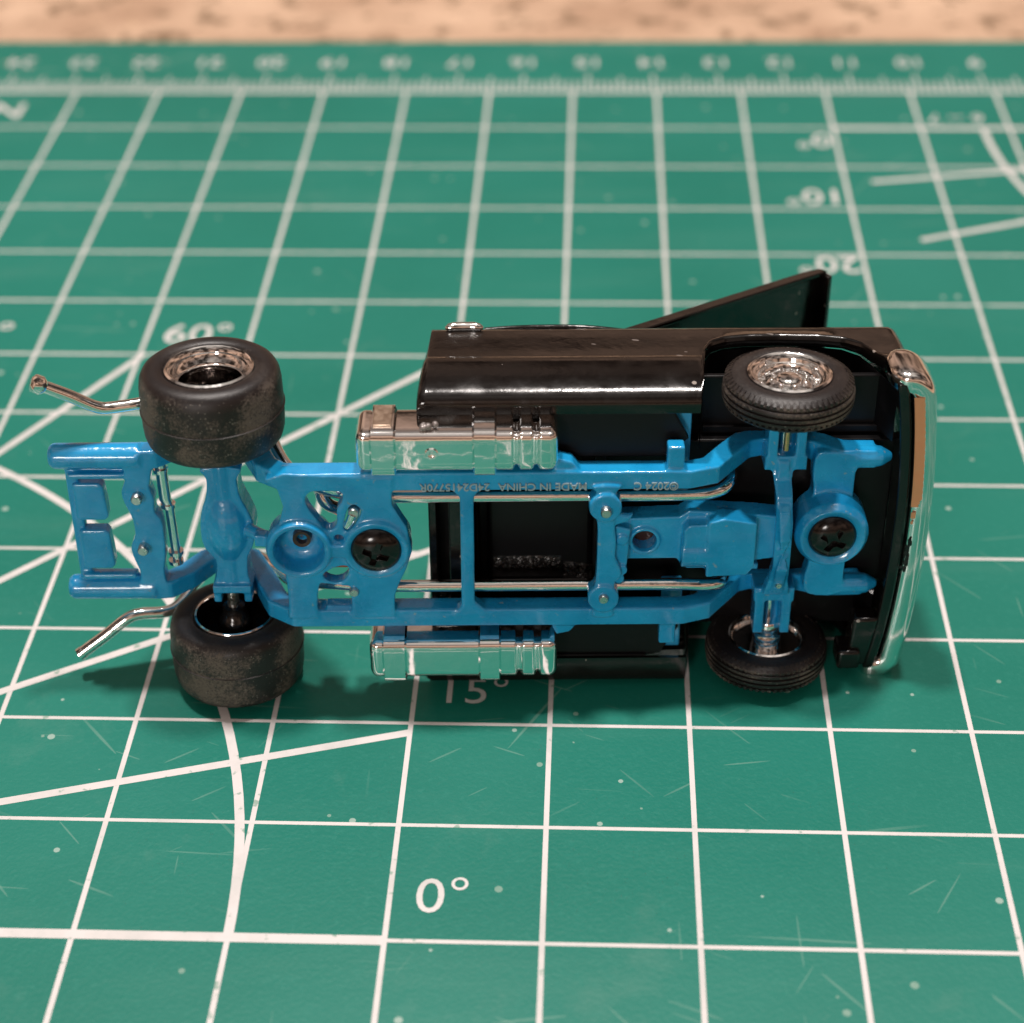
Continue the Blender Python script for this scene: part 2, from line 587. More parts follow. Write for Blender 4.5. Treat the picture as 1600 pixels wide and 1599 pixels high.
def strip(bm, pts, wid, z, closed=False):
    """flat printed line, wid mm, following pts on the mat"""
    n = len(pts)
    L, R = [], []
    for i in range(n):
        a = Vector(pts[max(0, i - 1)])
        b = Vector(pts[min(n - 1, i + 1)])
        t = (b - a).normalized()
        nn = Vector((-t.y, t.x)) * wid / 2
        c = Vector(pts[i])
        L.append(bm.verts.new(((c.x + nn.x) * S, (c.y + nn.y) * S, z * S)))
        R.append(bm.verts.new(((c.x - nn.x) * S, (c.y - nn.y) * S, z * S)))
    for i in range(n - 1):
        bm.faces.new((L[i], R[i], R[i + 1], L[i + 1]))
Z0 = 3.0
bm = bmesh.new()
for i in range(-20, 14):                                   # lines running away from the camera
    strip(bm, [(i * G, -101.6), (i * G, 165.1)], 0.46, Z0 + 0.004)
finish("grid_line", bm, MPRINT, matroot, smooth=False)["kind"] = "stuff"
bm = bmesh.new()
for j in range(-8, 13):
    strip(bm, [(-20 * G, j * G), (13 * G, j * G)], 0.39, Z0 + 0.008)
finish("grid_line", bm, MPRINT, matroot, smooth=False)["kind"] = "stuff"
for seg in ([(-20 * G, 0), (0, 0)], [(4 * G, 12 * G), (13 * G, 12 * G)]):
    bm = bmesh.new()
    strip(bm, seg, 0.95, Z0 + 0.012)
    finish("base_line", bm, MPRINT, matroot, smooth=False)
# protractor on the left: rays every 15 degrees from (-88.9, 0), arc of 76.2 mm
cx = -7 * G
def ray(bm, a, L, z, c=(cx, 0.0), s=1, start=20):
    a = math.radians(a)
    strip(bm, [(c[0] + s * start * math.cos(a), c[1] + s * start * math.sin(a)), (c[0] + s * L * math.cos(a), c[1] + s * L * math.sin(a))], 0.85, z)
for a, L in ((15.2, 92.0), (30, 102.6), (45, 125.7), (60, 102.6), (75, 92.0)):
    bm = bmesh.new()
    ray(bm, a, L, Z0 + 0.016)
    finish("angle_line", bm, MPRINT, matroot, smooth=False)
bm = bmesh.new()
strip(bm, [(cx + 76.2 * math.cos(math.radians(a)), 76.2 * math.sin(math.radians(a))) for a in range(0, 181, 2)], 0.85, Z0 + 0.020)
finish("protractor_arc", bm, MPRINT, matroot, smooth=False)
# second protractor at the far right, printed the other way up
c2 = (12 * G, 12 * G)
for a in (10, 20):
    bm = bmesh.new()
    ray(bm, a, 99.5, Z0 + 0.016, c2, -1, 12)
    finish("angle_line", bm, MPRINT, matroot, smooth=False)
bm = bmesh.new()
strip(bm, [(c2[0] - 80 * math.cos(math.radians(a)), c2[1] - 80 * math.sin(math.radians(a))) for a in range(0, 91, 2)], 0.8, Z0 + 0.020)
finish("protractor_arc", bm, MPRINT, matroot, smooth=False)
# millimetre ruler along the far edge
bm = bmesh.new()
strip(bm, [(-250, 165.1), (165, 165.1)], 0.6, Z0 + 0.012)
for k in range(0, 411):
    x = 165 - k
    h = 171.6 if k % 10 == 0 else (170.4 if k % 5 == 0 else 168.8)
    strip(bm, [(x, 165.1), (x, h)], 0.30, Z0 + 0.024)
finish("ruler_scale", bm, MPRINT, matroot, smooth=False)["kind"] = "stuff"
def mat_text(body, x, y, cap, flip=False, weight=0.0):
    size = cap / 0.70
    M = Matrix.Translation(Vector((x, y, Z0 + 0.028)) * S) @ Matrix.Rotation(PI if flip else 0, 4, 'Z') @ Matrix.Scale(S, 4)
    return text_mesh("printed_number", body, size, M, MPRINT, matroot, 0.0, weight)
for nmb in range(1, 41):
    mat_text(str(nmb), 165 - 10 * nmb, 176.3, 3.2, True, 0.03)
mat_text("0°", 4.4, 4.6, 3.7)
mat_text("15°", 5.5, 29.7, 3.5)
mat_text("60°", -31.9, 93.4, 4.3, False, 0.03)
mat_text("75°", -59.0, 93.4, 4.3, False, 0.03)
mat_text("30°", 5.0, 54.0, 3.7)
mat_text("45°", 4.5, 92.0, 3.7)
mat_text("0°", 47.6, 148.4, 4.2, True, 0.04)
mat_text("10°", 46.2, 130.8, 4.2, True, 0.04)
mat_text("20°", 46.3, 111.9, 4.2, True, 0.04)
mat_text("30°", 69.2, 78.2, 4.2, True, 0.04)
mat_text("No", -74.5, 158.4, 5.0, True, 0.08)
mat_text("6 -- 7", 69.0, 155.8, 2.6, True, 0.03)

# ------------------------------------------------------------------ the toy truck
truck = bpy.data.objects.new("toy_truck", None)
scene.collection.objects.link(truck)
truck["label"] = "black die-cast toy pickup lying on its side, blue chassis facing out, hood open"
truck["category"] = "toy truck"
th, ps, ph = (math.radians(a) for a in (3.8, 2.79, -0.84))
U = Vector((1, 0, 0))
V = Vector((0, math.sin(th), math.cos(th)))
W_ = Vector((0, math.cos(th), -math.sin(th)))
Rt = Matrix.Rotation(ps, 3, 'Z') @ Matrix.Rotation(-ph, 3, 'Y')
U, V, W_ = Rt @ U, Rt @ V, Rt @ W_
R3 = Matrix((U, -V, W_)).transposed()
truck.matrix_world = Matrix.Translation(Vector((-16.44, 32.60, 16.86)) * S) @ R3.to_4x4()

# ---- chassis frame: one casting of rails, cross members and mounting bosses
bm = bmesh.new()
RC = 7.2
for s in (1, -1):
    c = s * RC
    add_beam(bm, [(-7.2, s * 7.0, 0.95), (-6.0, s * 7.0, 0.95), (-4.4, s * 7.0, 2.4), (-2.8, s * 7.0, 4.7), (-0.8, s * 7.0, 5.7), (1.2, s * 7.05, 4.9), (3.0, s * 7.1, 1.2), (4.4, c, -2.0), (6.0, c, -3.2),
                  (20, c, -3.2), (41.0, c, -3.2), (42.8, c, -2.6), (44.6, c, -0.2), (46.0, c, 1.6), (47.6, c, 2.2), (51.2, c, 2.2), (52.8, c - s * .1, 1.5), (54.6, s * 6.9, 0.6), (57.6, s * 6.8, 0.6)], 1.8, 2.05)
    add_tube(bm, [(54.5, s * 6.8, 0.3), (56.0, s * 6.8, 0.3), (58.1, s * 6.8, 0.3), (58.6, s * 6.8, 0.3), (59.1, s * 6.8, 0.3)], 1, 14, [0.9, 1.0, 0.95, 0.65, 0.35])
    # round rear ends of the rails
    add_tube(bm, [(-15.0, s * 7.0, 0.9), (-14.6, s * 7.0, 0.9), (-7.0, s * 7.0, 0.9)], 1, 16, [0.9, 1.18, 1.2])
    add_beam(bm, [(-13.5, s * 5.35, 0.4), (-8.6, s * 5.35, 0.4)], 0.55, 0.9)
    add_beam(bm, [(-13.5, s * 5.9, 1.1), (-8.6, s * 5.9, 1.1)], 1.2, 0.7)
    # body mounts on the outside of the mid rails
    add_box(bm, 38.9, 40.4, s * 7.4, s * 10.4, -4.0, -2.6)
    add_prism(bm, [(28.9, s * 7.6), (29.6, s * 9.3), (30.8, s * 9.0), (31.9, s * 7.6)], -4.0, -2.4)
# rear tray bar and cross member with two bosses
add_prism(bm, [(-13.8, 6.4), (-12.7, 6.4), (-12.7, -6.4), (-13.8, -6.4)], 0.5, 1.5)
add_prism(bm, rpoly([(-8.4, 7.2), (-6.0, 7.2), (-6.2, 5.2), (-6.4, 4.2), (-6.1, 3.0), (-6.2, 1.6), (-5.7, 0.8), (-5.6, -1.0), (-5.7, -3.2), (-6.0, -4.8), (-6.0, -7.2), (-8.3, -7.2), (-8.2, -5.0), (-8.6, -3.4), (-8.75, -2.2), (-8.2, -0.8), (-8.3, 1.0), (-8.8, 2.6), (-8.9, 3.8), (-8.4, 5.2)], 3), 0.0, 1.6)
# mid plate with its cut-outs
off = 0.42
outline = [(4.4, 7.6), (6.0, 8.2), (15.4, 7.6), (15.3, 4.9), (16.5, 2.6), (16.9, 0.2), (16.3, -1.8), (15.6, -3.4), (15.2, -4.6), (15.1, -7.0), (11.3, -7.0), (11.3, -3.6), (8.6, -3.2), (8.3, -4.6), (8.2, -7.0), (5.6, -7.0), (5.7, -4.6), (5.6, -1.8), (4.6, -0.6), (4.4, 1.8), (5.4, 3.0), (5.9, 4.8), (5.5, 6.6)]
h1 = rpoly([(7.9, 5.8), (8.8, 6.5), (10.9, 6.3), (11.0, 5.3), (10.5, 4.5), (10.4, 2.9), (9.5, 2.4), (8.6, 3.7), (8.0, 4.8)], 3)
h2 = rpoly([(11.4, 4.4), (12.0, 5.0), (12.6, 4.4), (12.3, 3.5), (11.5, 2.4), (11.0, 2.6)], 4)
h3 = [(10.2, 1.9), (10.7, 1.9), (11.05, 1.5), (10.55, 1.2), (10.1, 1.4)]
h4 = rpoly([(8.9, -2.4), (9.9, -1.6), (11.1, -1.4), (11.2, -2.2), (10.6, -3.0), (9.6, -3.1)], 3)
cup, scr = (7.05, 0.55), (13.75, 0.45)
add_plate(bm, [outline, h1, h2, h3, h4, circle(cup[0], cup[1], 2.15), circle(scr[0], scr[1], 0.9)], -4.35, -2.9)
add_lathe_w(bm, cup[0], cup[1], [(2.05, -3.0), (2.25, -4.9), (2.75, -4.95), (3.0, -4.3), (2.95, -2.4), (2.0, -1.9), (0.2, -1.9), (0.2, -2.6), (1.4, -2.6)], 40)
add_lathe_w(bm, scr[0], scr[1], [(0.9, -3.2), (2.2, -4.55), (2.75, -4.75), (3.0, -4.4), (3.0, -1.6), (0.9, -1.6)], 40)
add_prism(bm, [(9.2, 1.0), (11.4, 1.1), (11.4, -0.3), (9.2, -0.2)], -4.75, -3.4)
add_prism(bm, [(3.0, 1.3), (4.8, 1.1), (4.8, -0.1), (3.0, 0.1)], -3.4, -2.2)
add_prism(bm, [(9.0, -6.0), (11.6, -6.0), (11.6, -7.2), (9.0, -7.2)], -3.9, -2.6)
# thin cross member
add_prism(bm, [(20.3, 6.6), (23.1, 6.6), (22.35, 5.6), (22.3, -5.4), (23.3, -6.4), (23.3, -7.0), (20.3, -7.0), (21.1, -5.8), (21.15, 5.6)], -4.3, -3.1)
# cross member with two rivet bosses
add_prism(bm, rpoly([(32.6, 6.8), (35.0, 6.8), (34.6, 6.1), (35.0, 5.2), (34.9, 4.2), (34.5, 3.4), (34.75, 1.0), (34.7, -0.6), (35.1, -1.6), (35.3, -2.6), (34.7, -3.4), (34.9, -4.4), (35.0, -5.4), (34.6, -6.2), (34.6, -7.0), (32.9, -7.0), (32.9, -6.0), (32.4, -5.3), (32.4, -4.2), (33.0, -3.4), (33.1, 1.0), (33.0, 3.2), (32.4, 4.0), (32.3, 5.2), (32.9, 6.1)], 3), -4.5, -3.0)
add_cyl_w(bm, 33.75, 4.7, -4.75, -3.2, 1.4, 24)
add_cyl_w(bm, 33.75, -4.9, -4.7, -3.2, 1.4, 24)
add_prism(bm, [(34.3, 3.9), (35.9, 3.6), (36.3, 4.0), (35.8, 3.0), (34.4, 2.6)], -4.3, -3.6)
# front screw boss and its bracket
fs = (53.95, 0.35)
add_lathe_w(bm, fs[0], fs[1], [(0.8, -1.7), (2.25, -2.9), (2.8, -3.15), (3.3, -2.4), (3.35, 0.8), (0.8, 0.8)], 44)
add_prism(bm, rpoly([(52.4, 7.6), (54.2, 7.7), (56.0, 7.2), (55.9, 5.6), (55.9, 2.8), (55.9, -2.4), (55.8, -5.6), (56.0, -7.0), (54.4, -7.6), (52.6, -7.3), (52.2, -5.8), (52.5, -3.4), (51.6, -1.0), (51.5, 1.2), (52.3, 3.4), (52.1, 5.6)], 3), -0.6, 1.2)
frame = finish("chassis_frame", bm, MB, truck)
cast(frame, 0.12, 9)

# ---- two square step plates on the rear tray
for k, (v0, v1) in enumerate(((0.75, 4.55), (-4.45, -0.35))):
    bm = bmesh.new()
    du = 0.0
    pr = rpoly([(-13.2, v0), (-13.2, v1), (-11.6, v1 + .05), (-10.0, v1), (-9.75, (v0 + v1) / 2), (-9.95, v0), (-11.6, v0)], 2)
    add_prism(bm, [(-13.2, v0 + .1), (-13.2, v1 - .1), (-12.9, v1), (-10.8, v1), (-10.5, v1 - .35), (-10.35, v0 + .35), (-10.7, v0), (-12.9, v0)], 0.05 if k == 0 else 0.02, 1.35)
    cast(finish("step_plate", bm, MB, truck), 0.12, 3)

# ---- rear axle housing with differential and hub fork
bm = bmesh.new()
add_plate(bm, [rpoly([(-1.5, 6.7), (1.9, 6.7), (1.55, 5.6), (1.7, 3.8), (2.3, 2.2), (2.75, 0.4), (2.45, -1.4), (1.9, -2.6), (1.75, -4.6), (1.9, -6.3), (-1.3, -6.3), (-1.1, -4.6), (-1.0, -3.0), (-1.9, -1.6), (-2.1, 0.2), (-1.85, 2.2), (-1.3, 3.8), (-1.1, 5.6)], 3)], -1.0, 1.6)
rings = []
for t in range(0, 13):
    v = 3.6 - 6.6 * t / 12
    k = math.sin(PI * t / 12)
    rings.append([P(0.25 + (1.15 + 1.0 * k) * math.cos(a), v, -0.2 - (0.9 + 0.75 * k) * math.sin(a)) for a in [PI * 2 * q / 20 for q in range(20)]])
add_loop_sweep(bm, rings)
add_tube(bm, [(0.2, 6.9, 0.1), (0.2, -5.8, 0.1)], 1.25, 20)
add_tube(bm, [(2.2, 0.5, -1.2), (4.6, 0.5, -3.0)], 0.62, 12)
for u0 in (-1.5, 1.25):
    add_box(bm, u0, u0 + 0.7, -7.4, -6.0, -1.3, 1.4)
add_box(bm, -1.5, 1.95, -6.3, -5.5, -1.45, 1.4)
cast(finish("rear_axle_housing", bm, MB, truck), 0.12, 3)

# ---- gearbox and front axle beam
bm = bmesh.new()
add_plate(bm, [[(35.2, 2.3), (40.4, 2.5), (41.2, 3.1), (47.0, 2.7), (49.2, 2.4), (49.2, -1.9), (47.2, -2.2), (46.6, -2.9), (41.2, -3.0), (40.2, -1.9), (35.2, -1.95)], circle(37.35, 0.1, 1.05)], -2.7, -0.6)
add_lathe_w(bm, 37.35, 0.1, [(1.0, -2.5), (1.1, -3.0), (1.35, -3.0), (1.55, -2.5)], 30)
add_prism(bm, [(42.8, 2.7), (44.2, 3.1), (47.0, 2.6), (47.0, -2.0), (46.4, -2.8), (42.8, -3.0)], -4.1, -2.2)
add_prism(bm, [(40.7, 1.7), (41.1, 2.3), (43.2, 2.4), (43.2, -0.5), (40.8, -0.45)], -3.9, -2.2)
add_tube(bm, [(40.6, -0.9, -2.4), (43.2, -0.9, -2.4)], 1.75, 20)
add_prism(bm, [(34.6, 2.3), (36.0, 1.9), (35.8, -1.8), (34.6, -2.6)], -3.8, -1.2)
for c0 in ((35.35, -2.3), (35.3, 0.9), (35.1, -3.2)):
    add_cyl_w(bm, c0[0], c0[1], -4.0, -2.4, 0.5, 14)
cast(finish("gearbox", bm, MB, truck), 0.11, 3)

bm = bmesh.new()
add_beam(bm, [(49.35, 7.3, -0.9), (49.35, 4.6, -1.3), (49.45, 3.0, -2.9), (49.55, 0.5, -3.4), (49.6, -2.4, -3.4), (49.6, -4.0, -2.6), (49.6, -6.2, -1.4)], 1.0, 1.0)
rings = []
path = [(49.3, 6.6, -1.2), (49.35, 5.6, -1.6), (49.45, 4.4, -2.6), (49.55, 2.0, -3.3), (49.6, -2.6, -3.3), (49.6, -4.6, -2.4), (49.6, -6.6, -1.8)]
for i, (u, v, ww) in enumerate(path):
    hw = (0.95, 0.8, 0.72, 0.75, 0.75, 0.85, 1.2)[i]
    rings.append([P(u - hw, v, ww), P(u + hw, v, ww), P(u + hw, v, ww + 1.3), P(u - hw, v, ww + 1.3)])
add_loop_sweep(bm, rings)
for s in (1, -1):
    e = 11.6 if s > 0 else 11.3
    add_box(bm, 47.85, 48.75, s * 6.6, s * e, -1.3, 0.9)
    add_box(bm, 50.3, 51.2, s * 6.6, s * e, -1.3, 0.9)
    add_box(bm, 47.7, 51.4, s * 6.3, s * 7.7, -1.2, 1.4)
    add_box(bm, 47.9, 51.2, s * 7.4, s * e, 0.6, 1.4)
cast(finish("front_axle_beam", bm, MB, truck), 0.12, 3)

# ---- cab mount bar seen in the gap behind the front wheels
for s in (1, -1):
    bm = bmesh.new()
    add_box(bm, 39.3, 41.2, s * 6.0, s * 13.2, -0.6, 0.6)
    finish("cab_mount", bm, MB, truck, bevel=0.15)
bm = bmesh.new()
add_box(bm, 45.2, 47.9, -4.35, -3.75, -1.0, 0.2)
finish("cable_clip", bm, MB, truck, bevel=0.15)

# ---- raised maker's lettering along the rail
def rail_text(body, u, v, cap, w_):
    M = Matrix(((-1, 0, 0, u * S), (0, 1, 0, -v * S), (0, 0, -1, w_ * S), (0, 0, 0, 1))) @ Matrix.Scale(S, 4)
    return text_mesh("raised_lettering", body, cap / 0.7, M, MPALE, truck, 0.07, 0.012)
rail_text("24D2415770R", 20.75, 6.75, 0.72, -4.31)
rail_text("MADE IN CHINA", 28.3, 6.75, 0.72, -4.31)
rail_text("©2024 C", 38.0, 6.75, 0.72, -4.31)

# ---- screws: black pan heads with a star recess
def screw(u, v, wtop, r, rot):
    bm = bmesh.new()
    NR, NS = 60, 160
    rings = []
    for i in range(NR + 1):
        q = i / NR
        rr = r * q
        ring = []
        for k in range(NS):
            a = 2 * PI * k / NS
            h = -1.15 * math.sqrt(max(0, 1 - (q * 0.97) ** 2.3))
            x, y = rr * math.cos(a + rot), rr * math.sin(a + rot)
            d = min(max(abs(x) / 0.25, abs(y) / 1.05), max(abs(y) / 0.25, abs(x) / 1.05), math.hypot(x, y) / 0.50)
            if d < 1.12:
                h += 0.48 * min(1.0, (1.12 - d) / 0.16)
            ring.append(P(u + rr * math.cos(a), v + rr * math.sin(a), wtop + 0.95 + h))
        rings.append(ring)
    c = bm.verts.new(P(u, v, wtop + 0.75))
    vs = [[bm.verts.new(p) for p in g] for g in rings[1:]]
    vs.append([bm.verts.new(P(u + r * math.cos(2 * PI * k / NS), v + r * math.sin(2 * PI * k / NS), wtop + 1.6)) for k in range(NS)])
    for k in range(NS):
        bm.faces.new((c, vs[0][k], vs[0][(k + 1) % NS]))
    for i in range(len(vs) - 1):
        for k in range(NS):
            k2 = (k + 1) % NS
            bm.faces.new((vs[i][k], vs[i][k2], vs[i + 1][k2], vs[i + 1][k]))
    bm.faces.new(vs[-1])
    return finish("screw", bm, MSCREW, truck)
screw(scr[0], scr[1], -5.25, 2.22, 0.35)
screw(fs[0], fs[1], -3.45, 2.15, 0.5)
# hollow post in the empty cup, with its threaded bore
bm = bmesh.new()
add_lathe_w(bm, cup[0] + 0.1, cup[1] + 0.2, [(0.45, -1.8), (0.5, -3.2), (0.8, -3.25), (0.9, -1.8)], 24)
finish("screw_post", bm, MBROWN, truck)
bm = bmesh.new()
add_cyl_w(bm, 37.35, 0.1, -1.2, -0.5, 1.2, 24)
finish("bore_bottom", bm, MBROWN, truck)

# ---- rivets
for (u, v, w0, r) in ((-7.5, 3.35, -0.9, 0.50), (-7.5, -2.05, -0.9, 0.50), (33.75, 4.55, -5.4, 0.48), (33.75, -4.75, -5.1, 0.44), (11.95, 4.25, -4.7, 0.5), (11.6, -4.05, -4.75, 0.42), (49.6, -4.9, -2.9, 0.3)):
    bm = bmesh.new()
    add_lathe_w(bm, u, v, [(0.0001, w0), (r * .8, w0), (r, w0 + .12), (r, w0 + 2.2), (0.0001, w0 + 2.2)], 20, closed=False)
    finish("rivet", bm, MSTEEL, truck)
bm = bmesh.new()
add_tube(bm, smooth_path([(11.9, 4.2, -4.5), (11.6, 3.4, -4.4), (11.3, 2.8, -4.2)], 4), 0.38, 10)
finish("engine_casting", bm, MC, truck)
bm = bmesh.new()
add_tube(bm, smooth_path([(7.4, 6.6, -1.4), (9.2, 5.6, -1.8), (11.2, 4.9, -1.6)], 5), 0.95, 16)
add_tube(bm, smooth_path([(8.7, 5.2, -1.2), (9.3, 3.6, -1.6), (10.4, 2.6, -1.2)], 5), 0.6, 14)
finish("engine_casting", bm, MC, truck)

bm = bmesh.new()
add_box(bm, 9.3, 11.5, -3.6, -1.2, -1.4, 0.6)  # block coloured orange-red to imitate the reflection in this cut-out
finish("reflection_block", bm, m_plain("reflection_orange_red", (0.42, 0.10, 0.04), 0.45, 0.0, 900.0), truck, bevel=0.2)
# ---- chrome rod beside the rear cross member
bm = bmesh.new()
add_tube(bm, [(-5.5, 6.0, 1.6), (-5.4, 2.2, 1.4), (-5.1, 1.2, 1.4), (-5.0, -4.4, 1.5)], 1, 12, [0.55, 0.55, 0.45, 0.45])
for v, u in ((5.2, -5.5), (1.5, -5.2), (-3.6, -5.0), (-4.6, -5.1)):
    add_tube(bm, [(u, v + .18, 1.45), (u, v - .18, 1.45)], 0.68, 14)
finish("damper_rod", bm, MC, truck)

# ---- exhaust pipes
for s in (1, -1):
    bm = bmesh.new()
    p = smooth_path([(-14.9, s * 14.4, 0.5), (-12.6, s * 12.9, 1.2), (-10.5, s * 11.4, 1.8), (-9.2, s * 11.1, 2.2), (-6.3, s * 11.2, 3.0), (-4.6, s * 10.5, 6.0), (-3.6, s * 9.7, 7.6), (-2.2, s * 8.6, 8.0), (1.2, s * 8.4, 7.8), (3.4, s * 8.0, 5.0), (5.6, s * 6.4, 0.6), (8, s * 5.3, -1.2), (12, s * 4.85, -2.3), (16, s * 4.75, -2.6), (30, s * 4.75, -2.6), (40, s * 4.75, -2.6), (43.2, s * 4.9, -2.5), (44.6, s * 5.2, -1.6), (45.0, s * 5.3, 0.2)], 6)
    add_tube(bm, p, 0.56, 16)
    finish("exhaust_pipe", bm, MC, truck)
    bm = bmesh.new()
    d = (Vector(p[0]) - Vector(p[4])).normalized()
    a = Vector(p[0])
    if s > 0:
        add_tube(bm, [tuple(a - d * 0.7), tuple(a - d * 0.3), tuple(a + d * 0.35), tuple(a + d * 0.6)], 1, 16, [0.58, 0.86, 0.82, 0.45])
    else:
        add_tube(bm, [tuple(a - d * 0.3), tuple(a + d * 0.2), tuple(a + d * 0.1)], 1, 16, [0.62, 0.62, 0.4])
    finish("exhaust_tip", bm, MC, truck)

# ---- saddle fuel tanks
def tank(s, u0, u1, vin, vout, wn, wf):
    """superellipse section swept along u with straps standing proud and grooves cut in"""
    bm = bmesh.new()
    cv, cw = (vin + vout) / 2, (wn + wf) / 2
    hv, hw = abs(vout - vin) / 2, abs(wf - wn) / 2
    L = u1 - u0
    us = []
    def scale_at(t):
        d = min(t, L - t)
        k = 0.0
        r = 0.75
        if d < r:
            k = -(r - math.sqrt(max(0, r * r - (r - d) ** 2)))
        for a, b in ((1.35, 3.25), (10.0, 11.75)):
            if a <= t <= b:
                k += 0.36
            elif a - .12 < t < b + .12:
                k += 0.18
        for g in (13.55, 15.2):
            x = abs(t - g)
            if x < 0.38:
                k -= 0.34 * (0.5 + 0.5 * math.cos(PI * x / 0.38))
        return k
    N = 200
    rings = []
    for i in range(N + 1):
        t = L * i / N
        if i == 0:
            t = 0.02
        if i == N:
            t = L - 0.02
        k = scale_at(t)
        ring = []
        for q in range(40):
            a = 2 * PI * (q + .5) / 40
            ca, sa = math.cos(a), math.sin(a)
            n_ = 7.0
            ring.append(P(u0 + t, cv + s * math.copysign(abs(ca) ** (2 / n_), ca) * (hv + k), cw + math.copysign(abs(sa) ** (2 / n_), sa) * (hw + k)))
        rings.append(ring)
    add_loop_sweep(bm, rings)
    o = finish("fuel_tank", bm, MCT, truck)
    return o
t1 = tank(1, 12.5, 29.6, 8.95, 12.75, -5.6, -0.9)
t2 = tank(-1, 12.7, 29.7, -9.05, -13.0, -5.6, -0.9)
# moulded drain plug ring on the upper tank, filler blobs on the flank
bm = bmesh.new()
add_lathe_w(bm, 18.9, 10.85, [(0.30, -5.4), (0.34, -5.72), (0.50, -5.72), (0.62, -5.55)], 24)
add_lathe_w(bm, 18.9, 10.85, [(0.0001, -5.64), (0.18, -5.68), (0.3, -5.55)], 16, closed=False)
finish("drain_plug", bm, MCT, t1)
bm = bmesh.new()
for k in range(7):
    a = random.uniform(0, 6.28)
    c = (19.0 + random.uniform(-.9, .9), 12.95 + random.uniform(-.1, .15), -4.6 + random.uniform(-.35, .35))
    bmesh.ops.create_icosphere(bm, subdivisions=2, radius=random.uniform(.22, .42) * S, matrix=Matrix.Translation(P(*c)))
finish("filler_cap", bm, m_plain("dull_grey_metal", (0.30, 0.27, 0.26), 0.45, 0.8, 2500.0, 0.0001, 0.5), t1)
bm = bmesh.new()
add_box(bm, 14.0, 15.6, 12.95, 13.25, -4.9, -1.4)
finish("strap_pad", bm, m_plain("bare_metal_strap", (0.55, 0.42, 0.32), 0.35, 0.9, 1500.0), t1, bevel=0.08)

# ---- wheels
def rear_wheel(s):
    e = bpy.data.objects.new("rear_wheel", None)
    scene.collection.objects.link(e)
    e.parent = truck
    bm = bmesh.new()
    prof = [(3.72, 15.6), (3.95, 16.25), (4.3, 16.45), (4.8, 16.5), (5.3, 16.38), (5.7, 16.1), (5.95, 15.6), (6.06, 14.9), (6.10, 13.3), (6.10, 12.73), (6.20, 12.67), (6.20, 12.59), (6.10, 12.53), (6.08, 11.3), (6.02, 10.5), (5.85, 9.9), (5.5, 9.5), (5.0, 9.32), (4.3, 9.3), (3.9, 9.42), (3.72, 9.9)]
    add_lathe_v(bm, 0, 0, [(r, s * v) for r, v in prof], 128)
    finish("tyre", bm, MR, e)
    bm = bmesh.new()
    prof = [(3.74, 15.4), (3.80, 16.3), (3.62, 16.42), (3.45, 16.3), (3.30, 15.95), (3.12, 15.9), (2.95, 15.45), (2.72, 15.3), (2.58, 15.0), (2.60, 14.6), (3.5, 14.5)]
    add_lathe_v(bm, 0, 0, [(r, s * v) for r, v in prof], 72, closed=True)
    finish("rim", bm, MC, e)
    bm = bmesh.new()
    prof = [(2.62, 14.9), (2.50, 12.6), (2.2, 12.4), (1.6, 12.9), (1.35, 13.5), (1.2, 13.55), (0.9, 13.4), (0.55, 13.9), (0.0001, 14.0)]
    add_lathe_v(bm, 0, 0, [(r, s * v) for r, v in prof], 72, closed=False)
    for k in range(10):
        a = 2 * PI * k / 10
        bmesh.ops.create_uvsphere(bm, u_segments=10, v_segments=8, radius=0.24 * S, matrix=Matrix.Translation(P(1.75 * math.cos(a), s * 13.0, 1.75 * math.sin(a))))
    finish("wheel_centre", bm, MDC, e)
    bm = bmesh.new()
    prof = [(3.74, 10.2), (3.76, 9.55), (3.66, 9.35), (3.50, 9.32), (3.42, 9.5), (3.40, 10.0)]
    add_lathe_v(bm, 0, 0, [(r, s * v) for r, v in prof], 72, closed=True)
    finish("rim_ring", bm, MC, e)
    bm = bmesh.new()
    prof = [(3.42, 9.6), (3.35, 12.2), (1.6, 12.35), (1.5, 10.0), (1.15, 9.7), (1.0, 8.6), (0.5, 8.5), (0.4, 6.2), (0.0001, 6.2)]
    add_lathe_v(bm, 0, 0, [(r, s * v) for r, v in prof], 56, closed=False)
    finish("hub", bm, MBP, e)
    return e
rear_wheel(1)
rear_wheel(-1)
bm = bmesh.new()
add_tube(bm, [(0, -9.4, 0), (0, 9.4, 0)], 0.55, 16)
finish("rear_axle_shaft", bm, MSTEEL, truck)

